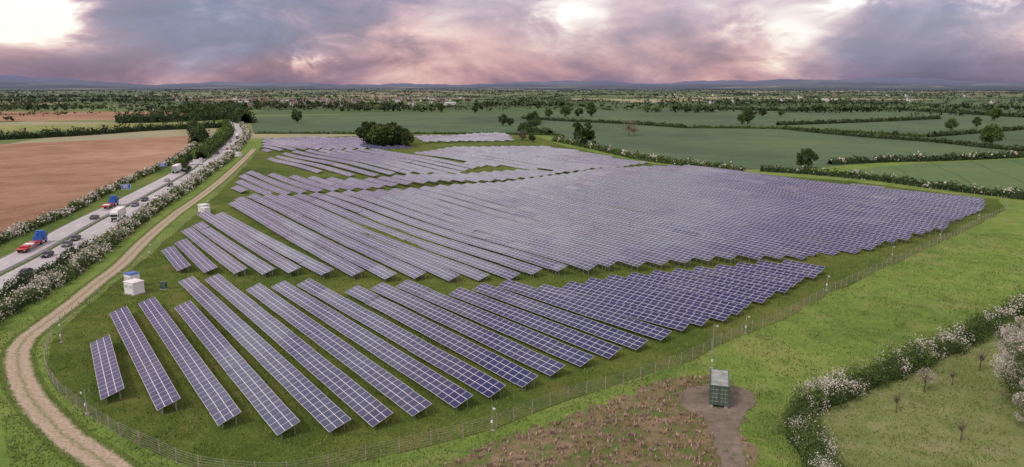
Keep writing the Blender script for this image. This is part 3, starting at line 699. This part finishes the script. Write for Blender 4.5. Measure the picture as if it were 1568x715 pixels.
# cloud domain: horizontally stretched near the horizon
pl=N.vm('MULTIPLY',d,(1.,1.,2.4))
n1=N.noise(pl,4.2,7,.56,.5);n2=N.noise(N.vm('ADD',pl,(7,3,0)),11.,6,.6,.4);n3=N.noise(N.vm('ADD',pl,(2,9,4)),3.0,4,.55,.3)
az=N.m('MULTIPLY',N.m('ARCTAN2',x,y),57.2958);el=N.m('MULTIPLY',N.m('ARCSINE',z),57.2958)
az=N.m('ADD',az,N.m('MULTIPLY',N.m('SUBTRACT',n2,.5),16.));el2=N.m('ADD',el,N.m('MULTIPLY',N.m('SUBTRACT',n1,.5),7.))
def blobs(base,L):
    bb=base
    for a0,e0,sa,se,A_ in L:
        q1=N.m('POWER',N.m('ABSOLUTE',N.m('DIVIDE',N.m('SUBTRACT',az,a0),sa)),2.);q2=N.m('POWER',N.m('ABSOLUTE',N.m('DIVIDE',N.m('SUBTRACT',el2,e0),se)),2.)
        e_=N.m('EXPONENT',N.m('MULTIPLY',N.m('ADD',q1,q2),-1.));bb=N.m('ADD',bb,N.m('MULTIPLY',e_,A_))
    return bb
bb=N.m('ADD',.345,N.m('MULTIPLY',N.m('SUBTRACT',n1,.5),1.35));bb=N.m('ADD',bb,N.m('MULTIPLY',N.m('SUBTRACT',n2,.5),.7))
bb=blobs(bb,[(-35.5,4.6,4.0,2.1,1.3),(-23,4.6,9,2.6,-.24),(-5,3.4,6,3,.22),(6,5.6,3.6,2.1,.50),(21,4.2,4,2.0,.48),(31,3,6,4,-.16),(-14.7,1.3,1.1,.8,.5),(-26,.8,14,1.3,-.10),(25.5,6.3,1.6,.7,.5),(33,6,1.0,.6,.35)])
up=N.m('MULTIPLY',N.m('SUBTRACT',el,8),1/16.,clamp=True)
hump=N.m('EXPONENT',N.m('MULTIPLY',N.m('POWER',N.m('ABSOLUTE',N.m('DIVIDE',N.m('SUBTRACT',el,27),12.)),2.),-1.))  # bright sky band added above the view to lift far panel reflections
bb=N.m('ADD',bb,N.m('ADD',N.m('MULTIPLY',up,.22),N.m('MULTIPLY',hump,.30)))
wf=blobs(N.m('ADD',.56,N.m('MULTIPLY',N.m('SUBTRACT',n3,.5),2.2)),[(-22,4.8,8,2.4,-.6),(-4,2.5,8,3,.45),(17,3,8,3,.35),(31,4,6,3,-.12),(-20,.8,12,1.2,.4)])
wf=N.m('SUBTRACT',wf,N.m('MULTIPLY',up,.15),clamp=True)
cool=N.ramp(bb,[(0,(.10,.10,.185)),(.28,(.165,.16,.29)),(.46,(.29,.26,.39)),(.62,(.48,.42,.50)),(.80,(.80,.73,.74)),(.95,(1.05,1.0,.95))])
warm=N.ramp(bb,[(0,(.17,.10,.15)),(.25,(.32,.18,.235)),(.42,(.54,.30,.325)),(.58,(.73,.46,.44)),(.78,(.92,.73,.64)),(.95,(1.05,.97,.88))])
cc=N.mix(wf,cool,warm)
SUN_AZ=R(232);SUN_EL=R(48)
sky=N.n('ShaderNodeTexSky',sky_type='NISHITA');sky.sun_disc=False;sky.sun_elevation=SUN_EL;sky.sun_rotation=SUN_AZ;sky.dust_density=3
b1=N.n('ShaderNodeBackground',{0:sky.outputs[0],1:.05});b2=N.n('ShaderNodeBackground',{0:cc,1:N.m('ADD',.92,N.m('ADD',N.m('MULTIPLY',up,.12),N.m('MULTIPLY',hump,.25)))})
ad=N.n('ShaderNodeAddShader',{0:b1.outputs[0],1:b2.outputs[0]});out=N.n('ShaderNodeOutputWorld');nt.links.new(ad.outputs[0],out.inputs[0])
l=bpy.data.lights.new('sun','SUN');l.energy=1.5;l.angle=R(10);l.color=(1,.95,.87)
lo=bpy.data.objects.new('sun',l);col.objects.link(lo)
from mathutils import Vector
sd=Vector((math.sin(SUN_AZ)*math.cos(SUN_EL),math.cos(SUN_AZ)*math.cos(SUN_EL),math.sin(SUN_EL)))
lo.rotation_euler=sd.to_track_quat('Z','Y').to_euler()
c=bpy.data.cameras.new('camera');c.sensor_width=36;c.lens=24.34;c.clip_end=90000;c.clip_start=.5
co=bpy.data.objects.new('camera',c);col.objects.link(co);co.location=(0,0,45);co.rotation_euler=(R(90-12.1),0,0)
sc=bpy.context.scene;sc.camera=co
sc.view_settings.view_transform='Standard';sc.view_settings.look='None';sc.view_settings.exposure=0
